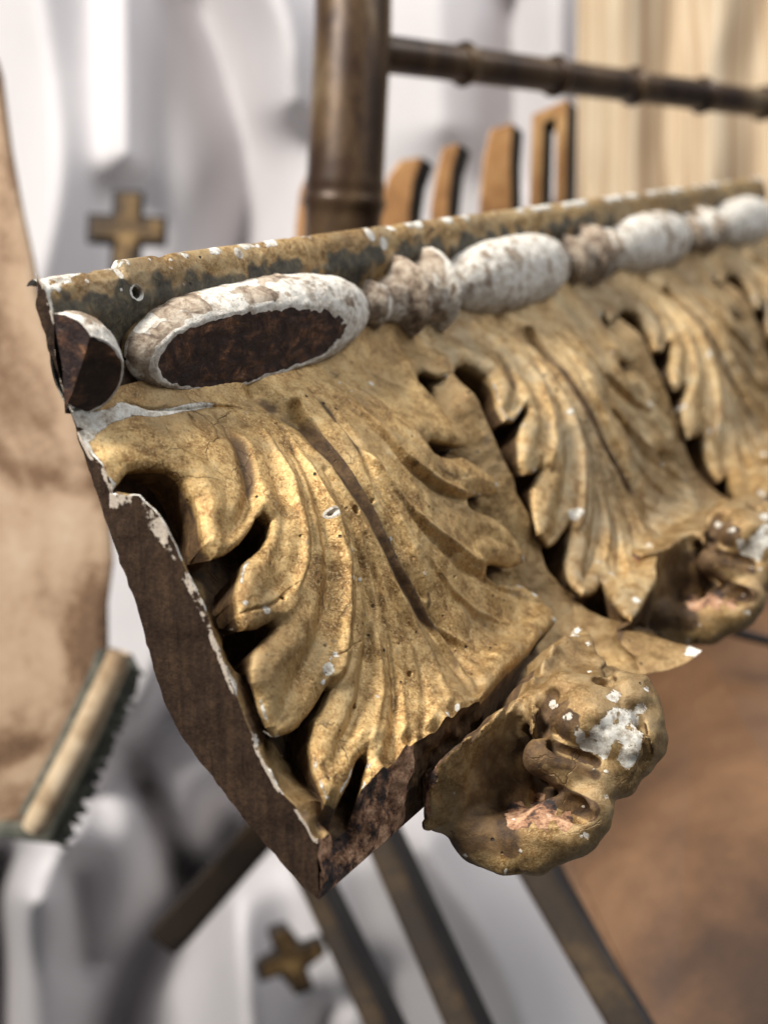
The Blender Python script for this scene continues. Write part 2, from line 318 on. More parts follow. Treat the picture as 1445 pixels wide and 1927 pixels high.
# leaf modelling, leaf 0 traced, repeated at the leaf spacing
mm=.001
ST=[ # points, amp mm, width mm, profile, width at end
 ([(503,957),(495,910),(480,862),(457,818),(428,785)],2.6,2.4,'g',1.6),
 ([(418,1005),(452,985),(468,940),(466,895),(448,850),(420,805),(398,785)],-4.2,3.6,'g',2.2),
 ([(400,1020),(400,960),(385,900),(350,850),(300,820),(240,815)],1.6,3.5,'g',3),
 ([(470,1150),(500,1095),(528,1030),(532,960),(512,890),(482,830)],-2.0,3.6,'g',1.6),
 ([(521,1168),(545,1140),(568,1095),(576,1045),(573,980),(556,905),(527,848),(498,800)],2.4,1.8,'g',1.3),
 ([(528,1150),(560,1105),(585,1050),(583,980),(566,905),(537,845)],-1.8,1.1,'g',.8),
 ([(522,1350),(560,1270),(598,1190),(618,1100),(612,1010),(592,930),(562,865),(530,805)],-2.6,3.4,'g',1.6),
 ([(626,1287),(650,1235),(660,1160),(659,1070),(642,990),(608,910),(572,845),(540,795)],2.8,1.7,'g',1.2),
 ([(632,1290),(662,1240),(671,1160),(668,1070),(650,995),(618,915)],-1.6,1.0,'g',.8),
 ([(622,1460),(652,1370),(682,1290),(692,1200),(688,1110),(668,1030),(640,960),(600,880)],-3.0,3.2,'g',1.4),
 ([(698,1405),(712,1350),(722,1290),(718,1215),(702,1140),(684,1060),(655,980)],2.0,1.6,'g',1.0),
 ([(735,1430),(742,1350),(738,1250),(722,1160),(700,1070),(672,990)],-2.6,2.3,'g',1.2),
 ([(765,1440),(765,1360),(756,1260),(736,1160),(712,1080)],1.5,1.4,'g',1.0),
 ([(800,1420),(800,1340),(790,1265),(765,1190),(735,1110),(705,1030),(665,950),(615,880)],-1.8,2.0,'g',1.2),
 ([(850,1345),(838,1290),(812,1225),(775,1150),(738,1080),(708,1010),(672,945),(628,880),(575,825),(520,782)],2.0,1.7,'g',1.6),
 ([(895,1312),(868,1270),(830,1212),(790,1150),(752,1082),(718,1012),(688,958),(655,905),(615,852),(565,802),(510,765),(470,735)],-5.4,3.8,'g',5.6),
 ([(912,1300),(880,1245),(835,1180),(795,1110),(762,1050),(730,985),(695,920),(650,850),(600,790),(560,745)],4.2,1.4,'g',1.7),
 ([(800,1120),(765,1040),(735,975),(700,905),(660,830),(610,765),(578,735)],-2.6,1.6,'g',2.0),
 ([(822,831),(775,793),(725,755),(680,728),(640,712)],1.6,2.0,'g',1.5),
 ([(865,805),(800,755),(745,722),(690,700)],-1.6,2.8,'g',2),
 ([(905,895),(850,858),(790,815),(740,775),(690,740),(640,715)],-1.8,2.8,'g',1.6),
 ([(897,936),(862,920),(815,893),(768,855),(724,806),(685,768),(640,735)],2.4,1.5,'g',1.2),
 ([(893,953),(850,938),(805,912),(758,872),(716,824),(676,785)],-3.0,1.8,'g',1.2),
 ([(965,1040),(900,990),(830,940),(760,885),(700,820),(650,775)],-1.4,3.4,'g',1.8),
 ([(926,1066),(880,1040),(832,1003),(782,955),(732,898),(678,836),(630,785)],2.2,1.6,'g',1.2),
 ([(1020,1145),(940,1110),(870,1075),(805,1010),(755,945),(710,885)],-2.6,2.8,'g',1.5),
 ([(1005,1178),(938,1165),(886,1138),(845,1095),(798,1035),(755,975)],1.6,1.3,'g',1),
 ([(985,1205),(910,1180),(850,1125),(800,1060)],-1.8,2.4,'g',1.4),
 ([(950,1238),(900,1218),(855,1190),(815,1148),(785,1085)],1.5,1.2,'g',1),
 ([(925,1270),(880,1232),(840,1190),(805,1140)],-1.4,2.0,'g',1.2),
 # broad swellings of the lobes
 ([(400,930),(420,900),(405,850),(350,815),(260,800)],1.5,6,'g',5),
 ([(480,1090),(500,1030)],1.3,6,'g',5),
 ([(545,1290),(580,1200),(600,1120)],1.3,6,'g',5),
 ([(620,1400),(660,1320)],1.0,6,'g',5),
]
HD=np.zeros(X.shape)
for pts,amp,wd_,pf,we in ST:
    P=uva(pts,amp*.6*mm)
    if abs(amp)<2.2: amp*=.55
    elif amp<4: amp*=.9
    wd_*=1.18
    for n in range(4): stroke(shift(P,n),amp*mm,wd_*mm,pf,(.6,.95) if amp<-4.5 else (.15,.9) if amp>3.6 else (.55,.35),HD,we*mm)
    # the leaf cut away at the sawn end also shows its right half bands
HL=HLf(UU,V)
base_n=fbm(PN,.018,0)*.0007+fbm(PN,.005,1)*.00022
r=.0030;q=np.clip(SD/r,0,1);edge=.0024*(1-np.sqrt(np.clip(1-(1-q)**2,0,1)))
cup=.0012*np.exp(-((SD-.0065)/.004)**2)
fade=sm(SD,0,.004)
Hleaf=HL+HD*fade-edge+cup+base_n
# ground: a smooth water leaf whose keel rises at every gap
cv=[0,.022,.027,.031,.0365,.0445,.0615,.075,.0925,.113,.16,.2]
ch=[-9,-8.5,-6,-1.5,4.6,6.4,3,2,.3,-.4,-.6,1]
crest=np.interp(V,cv,ch)*mm
Hg=np.full(X.shape,-.0140)
for k,u0 in enumerate((.003,.983,1.938,2.893)):
    du=(UU-u0)*PER;wl_=np.interp(V,[0,.05,.12,.2],[.013,.021,.024,.019]);wr_=np.interp(V,[0,.05,.1,.13,.2],[.006,.0055,.008,.014,.018])
    rise=np.where(du<0,np.exp(-(np.abs(du)/wl_)**1.5),np.exp(-(np.abs(du)/wr_)**1.35))
    Hg=np.maximum(Hg,-.0140+(crest+.0140)*rise)
Hg+=fbm(PN,.012,1)*.0006+fbm(PN,.003,0)*.0002
wall=sm(SD,-.0011,.0002)
H=Hg*(1-wall)+Hleaf*wall
# ragged lower edge of the near end, where the wood has broken away
brk=sm(V,VL-.010,VL)*sm(UU,.5,.3);H-=brk*(.004+.003*noise3(PN,.004,1))
# isolated losses and worm holes
def spot(x,y,rad,h=.009): return uva([(x,y)])[0],rad*mm
def dmap(c): return np.hypot(Xj-c[0],Vj-c[1])
for x,y,rr in [(674,1327,1.1),(708,938,.8),(622,968,.9),(1008,1252,1.0),(770,1268,1.2),(803,1412,1.6),(668,960,1.5),(922,1222,.7),(530,1127,.9),(520,795,.4),(853,1085,.5),(560,1010,.4)]:
    c,_=spot(x,y,1);H-=.0035*sm(dmap(c),rr*mm,rr*mm*.45)*wall
c,_=spot(622,968,1);WR=sm(dmap(c),.0019,.0015)*sm(dmap(c),.0007,.0011)
# cracks following the leaf
for pts,a,w_ in [([(628,985),(640,1010),(648,1040),(652,1075)],1.6,.35),([(445,1160),(470,1150),(510,1140),(540,1110),(572,1088)],1.2,.3),([(350,775),(368,795),(385,812)],1.5,.4),([(600,1235),(640,1230),(700,1200)],.5,.25),([(240,755),(300,772),(350,768),(420,762),(500,772)],1.6,.5)]:
    stroke(uva(pts),-a*mm,w_*mm,'s',(.3,.3),H)
# the lobes are undercut: the lower part of every wall is pushed in under the leaf
SDs=SD.copy()
for _ in range(3): SDs[1:-1,1:-1]=(SDs[2:,1:-1]+SDs[:-2,1:-1]+SDs[1:-1,2:]+SDs[1:-1,:-2]+SDs[1:-1,1:-1])/5
gX=np.gradient(SDs,axis=0)/np.gradient(X,axis=0);gV=np.gradient(SDs,axis=1)/(np.gradient(V,axis=1)+1e-9)
gl=np.hypot(gX,gV)+.25;gX/=gl;gV/=gl
uc=.0075*(1-wall)*sm(SD,-.0100,-.0009)*sm(UU,0,.02)*sm(V,VL,VL-.01)
PS=surf(UU+gX*uc/PER,V+gV*uc,H)
px,py=proj(PS)
# maps of worn patches and painted shade -----------------------------------------------------------------
wear_shade=np.zeros(X.shape+(3,))
nA=fbm(PN,.004,0,4);nB=fbm(PN,.012,1,4)
# gesso showing on lobe edges that stand proud, and along the sawn arris
rim=np.exp(-((SD-.0007)/.0007)**2)
wear_shade[...,0]+=rim*np.clip(nB*1.5+.12,0,1)*.55
wear_shade[...,0]+=np.exp(-(UU*PER/.0014)**1)*np.clip(.75+nA*.5,0,1)
wear_shade[...,0]+=np.exp(-(UU*PER/.006)**2)*sm(V,.020,.002)*.9
GS=[(910,932,5),(925,928,3),(893,925,3),(787,708,5),(872,835,4),(934,910,4),(928,1083,6),(940,1092,3),(984,1050,4),(980,1105,4),(1005,1118,6),(620,1245,6),(612,1262,7),(606,1285,4),(628,1232,4),(622,968,5),(770,1268,3),(455,1178,4),(500,1150,5),(520,1142,4),(462,1135,3),(700,1425,4),(765,1500,5),(845,1335,5),(820,1385,3),(860,1325,4),(1035,1172,6),(1045,1165,5),(1020,1190,4),(560,1380,3),(530,1388,4),(990,1000,3),(745,1010,3),(736,812,3),(700,720,4),(665,735,3),(640,720,3)]
for x,y,rr in GS:
    for n in (0,1,2):
        if n and rr<4: continue
        c,_=spot(x,y,1);c=c+[n*LP*PER+(n*.004*math.sin(x)),n*.003*math.cos(y)]
        d=dmap(c);R_=rr*.27*mm*(1 if n==0 else 1.4)
        wear_shade[...,0]+=.9*sm(d,R_*1.6,R_*.5)*(.8+.6*nA)
stroke(uvm([(235,765),(300,778),(370,765),(440,765)],.003),1.0,.0016,'g',(.6,.2),wear_shade[...,0])
stroke(uvm([(170,800),(215,780),(260,768)],.001),.9,.003,'g',(1,.4),wear_shade[...,0])
wear_shade[...,0]+=WR
# brown dirt on rubbed gold plus painted shade, along the main hollow and flutes
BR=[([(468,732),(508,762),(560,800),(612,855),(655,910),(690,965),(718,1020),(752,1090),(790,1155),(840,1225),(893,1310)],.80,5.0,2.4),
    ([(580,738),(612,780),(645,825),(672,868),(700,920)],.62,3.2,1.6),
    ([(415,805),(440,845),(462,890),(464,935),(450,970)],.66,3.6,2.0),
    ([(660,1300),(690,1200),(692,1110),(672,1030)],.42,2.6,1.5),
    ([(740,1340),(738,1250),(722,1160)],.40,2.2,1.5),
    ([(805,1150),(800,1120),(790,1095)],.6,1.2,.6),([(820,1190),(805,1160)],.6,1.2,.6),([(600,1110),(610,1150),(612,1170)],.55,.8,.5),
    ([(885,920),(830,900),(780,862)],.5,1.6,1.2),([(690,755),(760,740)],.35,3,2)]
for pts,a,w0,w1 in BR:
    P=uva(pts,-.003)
    for n in range(4): stroke(shift(P,n),a*(1 if n==0 else .8),w0*mm,'g',(.45,.9 if w0>5 else .4),wear_shade[...,2],w1*mm)
wear_shade[...,2]+=1.0*sm(SD,.0002,-.0003)*sm(SD,-.0045,-.0014)+(1-wall)*.14+nB*.12  # bare bole on walls and slots, darkened further with painted shade
wear_shade[...,0]+=sm(V,VL-.009,VL-.003)*sm(UU,.935,.965)*sm(UU,1.04,1.02)*np.clip(.7+nA,0,1)*(1-wall)
# bare wood at the broken bottom
wl=unproj([(590,1580),(620,1565),(684,1505),(720,1478),(750,1452),(770,1462),(790,1468),(800,1480)],.006)
wv=np.interp(UU,np.sort(wl[:,0]),wl[np.argsort(wl[:,0]),1],right=9)
wear_shade[...,1]+=sm(V-wv+nA*.0018,-.001,.001)*sm(UU,.27,.20)
wear_shade[...,2]+=1.3*(1-wall)*sm(V,.147,.150)*sm(UU,.18,.24)*sm(UU,.84,.78)  # painted shade on the ground inside the crack
wear_shade=np.clip(wear_shade,0,1.4)
cornice=empty('cornice_fragment',P0+AX*.3-E1*.15,'long broken piece of gilt cornice carved with beads and acanthus leaves, flaking to white','cornice')
isleaf=(SD>-.0004)
fl=np.stack([isleaf[:-1,:-1],isleaf[1:,:-1],isleaf[1:,1:],isleaf[:-1,1:]],-1).all(-1)
FA=gridfaces(NU,NV,True).reshape(NU-1,NV-1,4)
VP_=PS.reshape(-1,3);WA=wear_shade.reshape(-1,3)
def submesh(name,mask,mat,parent,label=None):
    f=FA[mask]
    if not len(f): return None
    ids,inv=np.unique(f.ravel(),return_inverse=True)
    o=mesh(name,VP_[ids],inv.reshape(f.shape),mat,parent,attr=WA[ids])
    if label: o['label']=label
    return o
umid=(U[:-1]+U[1:])/2
ucut=[-1,.98,1.935,2.89,9]
for k in range(4):
    m=(umid>ucut[k])&(umid<=ucut[k+1])
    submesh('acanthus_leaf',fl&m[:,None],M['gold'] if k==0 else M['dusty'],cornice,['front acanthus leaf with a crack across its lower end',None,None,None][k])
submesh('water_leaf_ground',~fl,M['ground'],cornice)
# back of the board, its sawn end and its broken underside
backpx=[(74,545),(68,575),(84,630),(108,700),(130,760),(160,860),(200,980),(230,1065),(260,1150),(300,1290),(340,1380),(420,1490),(500,1590),(560,1655),(603,1697)]
bk=np.array([toplane(*p) for p in backpx]);bk=resample(catmull(bk,8),.0012)
bk[:,0]+=np.interp(np.arange(len(bk)),[0,len(bk)],[0,0])+smooth1(rng.normal(0,.0004,len(bk)),1)
ff=np.stack([(PS[0]-P0)@E2,(PS[0]-P0)@E1],-1)[::2]
railf=np.array([(-.0005,.0005),(.0015,-.003),(.0025,-.008),(.003,-.014),(.0015,-.020),(.001,-.028),(.0015,-.034),(.0032,-.0385)])
kb=int(np.argmin(np.abs(bk[:,1]+.040)))
def rs(C,s):
    L=np.r_[0,np.cumsum(np.hypot(*np.diff(C,axis=0).T))];L/=L[-1];return np.stack([np.interp(s,L,C[:,i]) for i in (0,1)],1)
kk=40;t=np.linspace(0,1,kk)**1.6
def cap(fr,bb,n):
    s1=np.linspace(0,1,n);lf=rs(fr,s1);lb=rs(bb,s1)
    EN=lf[None]*(1-t[:,None,None])+lb[None]*t[:,None,None]
    en3=sect(np.zeros(EN.shape[:2]),EN[...,0],EN[...,1])
    en3=en3+AX*(fbm(en3,.01,0)*.0005*np.sin(math.pi*t)[:,None])[...,None]
    wa=np.zeros(EN.shape[:2]+(3,));nn=fbm(en3,.006,2,3);dist_=t[:,None]*np.hypot(*(lf-lb).T)[None];bw=np.interp(-lf[:,1],[0,.04,.060,.068,.085,.12,.2],[.0012,.0012,.003,.0075,.0042,.0022,.0014])[None]
    wa[...,0]=sm(dist_,bw*1.15,bw*.6)*np.clip(.62+nn*.7,0,1)
    return en3.reshape(-1,3),gridfaces(kk,n),wa.reshape(-1,3)
c1=cap(resample(catmull(railf,8),.0008),bk[:kb+1],60);c2=cap(ff,bk[kb:],260)
mesh('sawn_end',np.vstack([c1[0],c2[0]]),np.vstack([c1[1],c2[1]+len(c1[0])]),M['end'],cornice,attr=np.vstack([c1[2],c2[2]]))
ub=np.linspace(0,UEND,60);lbb=rs(bk,np.linspace(0,1,90))
bv=sect(np.repeat(ub[:,None],90,1),np.repeat(lbb[None,:,0],60,0),np.repeat(lbb[None,:,1],60,0))
mesh('back_board',bv.reshape(-1,3),gridfaces(60,90),M['end'],cornice,attr=np.zeros((60*90,3)))
# underside: from the carved lip back to the rear edge
nk=26;tt=np.linspace(0,1,nk)[:,None]
lip=PS[:,-1];rear=sect(U,np.full(NU,bk[-1,0])-.0*U,np.full(NU,bk[-1,1]))
uv_=lip[None]*(1-tt[...,None])+rear[None]*tt[...,None]
nz=fbm(uv_,.006,0,4)*.0022*np.sin(math.pi*tt)**.5
uv_=uv_+(E2*.6-E1*.8)*nz[...,None]
uw=np.zeros(uv_.shape[:2]+(3,));uw[...,1]=1;uw[...,2]=.2
uw[...,1]=sm(U,.27,.22)[None]*1.;uw[...,2]=np.clip(.2+1.1*sm(U,.22,.27)[None]*sm(U,.86,.80)[None],0,1.3)*np.ones_like(uw[...,2])  # bare wood at the near end, painted shade behind the crack
mesh('broken_underside',uv_.reshape(-1,3),gridfaces(nk,NU),M['ground'],cornice,attr=uw.reshape(-1,3))
# top rail ------------------------------------------------------------------
prof=np.array([(-.0045,-.001),(-.003,.0006),(-.001,.0008),(.0008,-.0006),(.0022,-.004),(.0028,-.0085),(.0034,-.0125),(.0026,-.0150),(.001,-.018),(-.001,-.023),(-.0015,-.030),(.0005,-.036),(.0035,-.040)])
pr=resample(catmull(prof,8),.0005);nr=len(pr);nu2=700
U2=UEND*(np.exp(_k*np.linspace(0,1,nu2))-1)/(np.exp(_k)-1)
ra=np.repeat(pr[None,:,0],nu2,0).copy();rb=np.repeat(pr[None,:,1],nu2,0).copy();ru=np.repeat(U2[:,None],nr,1)
RP=np.stack([ru*PER,ra,rb],-1)
drop=sm(ru*PER,.0345,.0335)*.0022*(rb>-.02)*sm(rb,-.018,-.012)      # the step where a strip of rail has gone
w1=fbm(RP,.02,0)*.0004+fbm(RP,.004,1)*.00025
top=sm(rb,-.006,0);rb-=top*drop+top*np.clip(fbm(RP,.007,1),0,1)*.0009
ra+=w1-drop*.3
hx,hb=.0345,-.0095;dd=np.hypot(RP[...,0]-hx-.0015,rb-hb);ra-=.003*sm(dd,.0022,.0010)
ww=np.zeros(ra.shape+(3,));n1=fbm(RP,.008,0,4);n2=fbm(RP,.003,1,4)
ww[...,0]=sm(rb,-.0035,-.0005)*(.40+.6*n1)+sm(rb,-.012,0)*sm(RP[...,0],.022,.005)*(.75+.5*n2)+np.exp(-RP[...,0]/.0015)*.8
for cx_,cb_,rr in [(.032,-.0035,.002),(.030,-.008,.0008),(.018,-.004,.001),(.090,-.002,.003),(.175,-.002,.004),(.182,-.006,.004)]:
    ww[...,0]+=sm(np.hypot(RP[...,0]-cx_,rb-cb_),rr,rr*.4)*.9
ww[...,0]+=sm(dd,.0034,.0022)*sm(dd,.0014,.0020)*.8
ww[...,0]+=.25*sm(RP[...,0],.25,.5)*(.5+n1)*sm(rb,-.02,-.01)
ww[...,2]=.62*sm(rb,-.003,-.011)*(1-.45*sm(RP[...,0],.25,.5))+.50*n1+.12*sm(RP[...,0],.25,.05)  # grey mottling, plus painted shade down the face below the lit top
rail=mesh('top_rail',sect(ru,ra,rb).reshape(-1,3),gridfaces(nu2,nr,True),M['rail'],cornice,attr=np.clip(ww,0,1.4).reshape(-1,3))
# beads and reels ------------------------------------------------------------
def bead_material():
    t=NT('chipped_gesso_bead');R,G,B=t.attr()[:3]
    n=t.noise(170,7,.72,.5);n2=t.noise(520,5,.7);gr=t.noise(60,6,.7,1.6,map_=(.5,1,1.6))
    ges=t.ramp(t.mixf(.4,n,n2),(.34,(.22,.17,.13)),(.43,(.48,.42,.35)),(.52,(.72,.68,.61)),(.70,(.84,.82,.77)))
    bare=t.ramp(n,(.38,(.13,.090,.062)),(.5,(.33,.255,.19)),(.60,(.50,.42,.33)))
    flat=t.ramp(t.mixf(.5,gr,n),(.38,(.016,.011,.012)),(.50,(.045,.026,.022)),(.57,(.13,.062,.036)),(.64,(.42,.21,.11)))
    gold=t.ramp(n,(.4,(.10,.065,.03)),(.6,(.30,.20,.09)))
    g=t.step(t.math('ADD',G,t.math('MULTIPLY',t.math('SUBTRACT',n,.5),1.1)),.45,.55)
    c=t.mix(g,ges,bare)
    b=t.step(t.math('ADD',B,t.math('MULTIPLY',t.math('SUBTRACT',n2,.5),.2)),.45,.55);c=t.mix(b,c,flat)
    r=t.step(t.math('ADD',R,t.math('MULTIPLY',t.math('SUBTRACT',n,.5),1.2)),.45,.55);c=t.mix(r,c,gold)
    h=t.math('ADD',t.math('MULTIPLY',n,.7),t.math('MULTIPLY',n2,.3));h=t.math('SUBTRACT',h,t.math('MULTIPLY',b,.5));h=t.math('SUBTRACT',h,t.math('MULTIPLY',g,.2))
    return t.fin(c,t.mixf(b,.8,.5),0.,t.bump(h,.0013,.9),.3)
M['bead']=bead_material()
def lathe_along(name,u0,u1,prof,ca,cb,ra_,rb_,worn,seed,flatcut=None,nx=150,na=170,label=None):
    """half-round turned member lying along the moulding; prof(t)->radius 0..1"""
    t=np.linspace(0,1,nx);t=.5-.5*np.cos(math.pi*t)
    R_=prof(t);lim=89 if prof is ell0 else 118;th=np.linspace(math.radians(-lim),math.radians(lim),na)
    Tt,Th=np.meshgrid(t,th,indexing='ij');Rr=np.repeat(R_[:,None],na,1)
    u=u0+(u1-u0)*Tt;a=ca+ra_*Rr*np.cos(Th);b=cb+rb_*Rr*np.sin(Th)
    P=np.stack([u*PER,a,b],-1)+seed*.37
    n_=fbm(P,.010,seed,4);nf=fbm(P,.003,seed+1,3)
    k=1+n_*.035+nf*.016;a=ca+(a-ca)*k;b=cb+(b-cb)*k
    w=np.zeros(a.shape+(3,));w[...,1]=np.clip(worn+n_*.9,0,1)*(1 if name=='bead' else np.clip(1.2-.75*sm(Rr,.92,1.06),0,1))
    if flatcut:
        na_,nb_,d0=flatcut;L=math.hypot(na_,nb_);na_/=L;nb_/=L
        s=(a-ca)*na_+(b-cb)*nb_-d0-(Tt-.40)*.0075;s=s+(nf*.00025)
        m=np.maximum(s,0);a-=m*na_*.985;b-=m*nb_*.985
        w[...,2]=sm(s,.0006,.0012);w[...,1]*=1-sm(s,-.0012,-.0002);w[...,1]*=(1-w[...,2])
    w[...,0]=sm(np.abs(Th),1.35,1.75)*.9*(1 if worn>.1 else .6)
    VV=sect(u,a,b).reshape(-1,3);FF=gridfaces(nx,na,False);WW=np.clip(w,0,1.4).reshape(-1,3)
    if R_[0]>.9:                                        # sawn face of the stump
        q=9;f_=np.linspace(1,0,q)[:,None];ca2,cb2=.003,cb
        C3=sect(np.zeros((q,na)),ca2+(a[0]-ca2)*f_,cb2+(b[0]-cb2)*f_);cw=np.zeros((q,na,3));cw[...,2]=1
        FF=np.vstack([FF,gridfaces(q,na,True)+len(VV)]);VV=np.vstack([VV,C3.reshape(-1,3)]);WW=np.vstack([WW,cw.reshape(-1,3)])
    o=mesh(name,VV,FF,M['bead'],cornice,attr=WW)
    if label:o['label']=label
    return o
ell=lambda t:np.sqrt(np.clip(1-np.abs(2*t-1)**2.9,0,1))*.97+.03
def ell0(t): return np.sqrt(np.clip(1-np.abs(t)**2.6,0,1))
CA,CB=.0025,-.0285
lathe_along('bead',0.0,.088,ell0,.003,CB+.0015,.0160,.0155,.25,1,(1,-.75,.0088),label='stump of a bead sawn through at the end')
lathe_along('bead',.135,.820,ell,CA,CB,.0150,.0172,.30,2,(1,-.32,.0100),label='bead with its underside shaved flat to dark wood')
lathe_along('bead',1.165,1.795,ell,CA,CB,.0150,.0172,.02,3)
lathe_along('bead',2.120,2.750,ell,CA,CB,.0150,.0172,.0,4)
lathe_along('bead',3.075,3.70,ell,CA,CB,.0150,.0172,.0,5)
def reelp(t):
    xs=[0,.10,.22,.34,.41,.44,.50,.60,.70,.76,.79,.86,.94,1];ys=[.30,.58,.46,.62,1.02,.98,.60,.62,.82,1.10,1.05,.70,.62,.4]
    return np.interp(t,xs,ys)
reelq=lambda t:np.interp(t,[0,.08,.2,.36,.42,.5,.58,.64,.8,.92,1],[.4,.8,.62,.7,.98,.62,.98,.7,.62,.8,.4])
for i,(a_,b_) in enumerate(((.815,1.165),(1.795,2.12),(2.75,3.075))):
    lathe_along('reel',a_,b_,reelp if i==0 else reelq,CA,CB,.0158,.0168,.95,11+i,None,130,120)
# ------------------------------------------------------------------ curled leaf tips, carved as a solid
def surface_nets(D,org,h):
    """closed quad surface of the zero level of D (negative inside)"""
    ins=D<0;n=np.array(D.shape)
    c=np.zeros(tuple(n-1),int)
    for dx in (0,1):
        for dy in (0,1):
            for dz in (0,1): c+=ins[dx:n[0]-1+dx,dy:n[1]-1+dy,dz:n[2]-1+dz]
    act=(c>0)&(c<8);ids=-np.ones(act.shape,int);I=np.argwhere(act);ids[act]=np.arange(len(I))
    acc=np.zeros((len(I),3));cnt=np.zeros(len(I))
    cor=[(x,y,z) for x in (0,1) for y in (0,1) for z in (0,1)]
    for a in cor:
        for b in cor:
            if a<b and sum(abs(p-q) for p,q in zip(a,b))==1:
                va=D[I[:,0]+a[0],I[:,1]+a[1],I[:,2]+a[2]];vb=D[I[:,0]+b[0],I[:,1]+b[1],I[:,2]+b[2]]
                m=(va<0)!=(vb<0);t_=np.where(m,va/np.where(m,va-vb,1),0)
                acc+=m[:,None]*(np.array(a)+t_[:,None]*(np.array(b)-np.array(a)));cnt+=m
    Vv=(I+acc/cnt[:,None])*h+org;Fs=[]
    for ax in range(3):
        o1,o2=[k for k in range(3) if k!=ax]
        sl=[slice(1,n[k]-1) for k in range(3)];sl[ax]=slice(0,n[ax]-1);a=ins[tuple(sl)]
        sl2=list(sl);sl2[ax]=slice(1,n[ax]);b=ins[tuple(sl2)]
        E=np.argwhere(a!=b);e=E+[0 if k==ax else 1 for k in range(3)];flip=a[tuple(E.T)]
        q=[]
        for d1,d2 in ((0,0),(1,0),(1,1),(0,1)):
            g=e.copy();g[:,o1]-=d1;g[:,o2]-=d2;q.append(ids[tuple(g.T)])
        q=np.stack(q,-1)
        if ax==1: flip=~flip
        q[flip]=q[flip][:,::-1];Fs.append(q)
    return Vv,np.vstack(Fs)[:,::-1]
def smin(a,b,k): h=np.clip(.5+.5*(b-a)/k,0,1);return b*(1-h)+a*h-k*h*(1-h)
def smax(a,b,k): return -smin(-a,-b,k)
def tip_solid(h=.0007,split=True):
    gx=np.arange(.036,.150,h);ga=np.arange(.040,.152,h);gb=np.arange(-.226,-.118,h)
    G=np.stack(np.meshgrid(gx,ga,gb,indexing='ij'),-1).astype(np.float32)
    wob=np.stack([fbm(G,.012,0,2),fbm(G+3,.012,1,2),fbm(G+7,.012,0,2)],-1)*.0007;G=G+wob
    def L(x,y,u): a,b=toplane(x,y,u);return np.array([u*PER,a,b])
    def cap_(p,q,r1,r2=None,sc=(1,1,1)):
        r2=r1 if r2 is None else r2;p=np.array(p);q=np.array(q);d=q-p;w=G-p
        t_=np.clip((w@d)/(d@d+1e-12),0,1);w=(w-t_[...,None]*d)/np.array(sc);return np.sqrt((w**2).sum(-1))-(r1+(r2-r1)*t_)
    # slab under the leaf face below the crack: lies on the section surface
    ii=np.arange(200,len(CC),2);ab=G[...,1:].reshape(-1,2)
    sub=np.stack(np.meshgrid(ga,gb,indexing='ij'),-1).reshape(-1,2)
    best=np.full(len(sub),9.);bi=np.zeros(len(sub),int)
    for k in ii:
        d=(sub[:,0]-CC[k,0])**2+(sub[:,1]-CC[k,1])**2;m=d<best;best[m]=d[m];bi[m]=k
    hh=((sub-CC[bi])*NN[bi]).sum(1).reshape(len(ga),len(gb));vv=(bi*.0005).reshape(len(ga),len(gb))
    P=uva([(1088,1185),(1062,1202),(1040,1218),(1005,1252),(968,1287),(990,1290),(1010,1325),(1060,1318),(1066,1268),(1078,1259),(1092,1268),(1112,1284),(1128,1280),(1136,1266),(1127,1240),(1110,1208)],.003)
    Xg=gx[:,None,None];Vg=vv[None];D=np.full((len(gx),)+vv.shape,9.);ins=np.zeros(D.shape,bool)
    for i in range(len(P)):
        a,b=P[i],P[(i+1)%len(P)];D=np.minimum(D,seg_d(Xg,Vg,a,b)[0])
        if a[1]!=b[1]: ins^=((a[1]>Vg)!=(b[1]>Vg))&(Xg<(b[0]-a[0])*(Vg-a[1])/(b[1]-a[1])+a[0])
    pd=np.where(ins,-D,D)
    topn=.0125+.0015*np.exp(-(pd/.004)**2)
    slab=smax(pd,np.maximum(hh[None]-topn,-hh[None]+.0035),.003)
    # stem: sheet turning over forward
    def path(u,pts,r): 
        d=None
        for p,q in zip(pts[:-1],pts[1:]):
            c=cap_((u*PER,p[0],p[1]),(u*PER,q[0],q[1]),r,r,(1.6,1,1));d=c if d is None else np.minimum(d,c)
        return d
    mmm=lambda *p:[(x/1000,y/1000) for x,y in p]
    st=path(.31,mmm((80,-152),(75,-170),(71,-184)),.0060)
    for u_,pp in ((.35,((81,-152),(77,-170),(75,-185),(83,-197),(92,-200))),(.41,((82,-152),(78,-172),(78,-188),(88,-199),(100,-199))),
                  (.47,((82,-152),(80,-172),(82,-187),(93,-195),(106,-190))),(.53,((82,-152),(82,-170),(88,-182),(100,-188),(112,-180))),(.60,((82,-152),(88,-166),(97,-174),(110,-172))),(.66,((82,-152),(92,-162),(100,-165)))):
        st=smin(st,path(u_,mmm(*pp),.0062),.005)
    st=st+.0006*np.sin(G[...,0]*620)
    kn=cap_(L(1105,1345,.48),L(1165,1385,.51),.0110,.0125,(1.1,1,.9))
    kn=smin(kn,cap_(L(1150,1440,.49),L(1190,1380,.54),.0105,.0095),.005)
    kn=smin(kn,cap_(L(1030,1425,.415),L(1120,1462,.45),.0072,.0095,(1.1,1,.95)),.0012)
    kn=smin(kn,cap_(L(985,1575,.35),L(1085,1553,.385),.0078,.0082,(1.2,1,1)),.0012)
    for a_,b_,c_ in (((1163,1276,.55),(1205,1290,.56),.0024),((1205,1290,.56),(1230,1338,.55),.0030),((1230,1338,.55),(1228,1395,.54),.0032),((1228,1395,.54),(1200,1445,.52),.0036)):
        kn=smin(kn,cap_(L(*a_),L(*b_),c_),.0010)           # thin turned-over rim
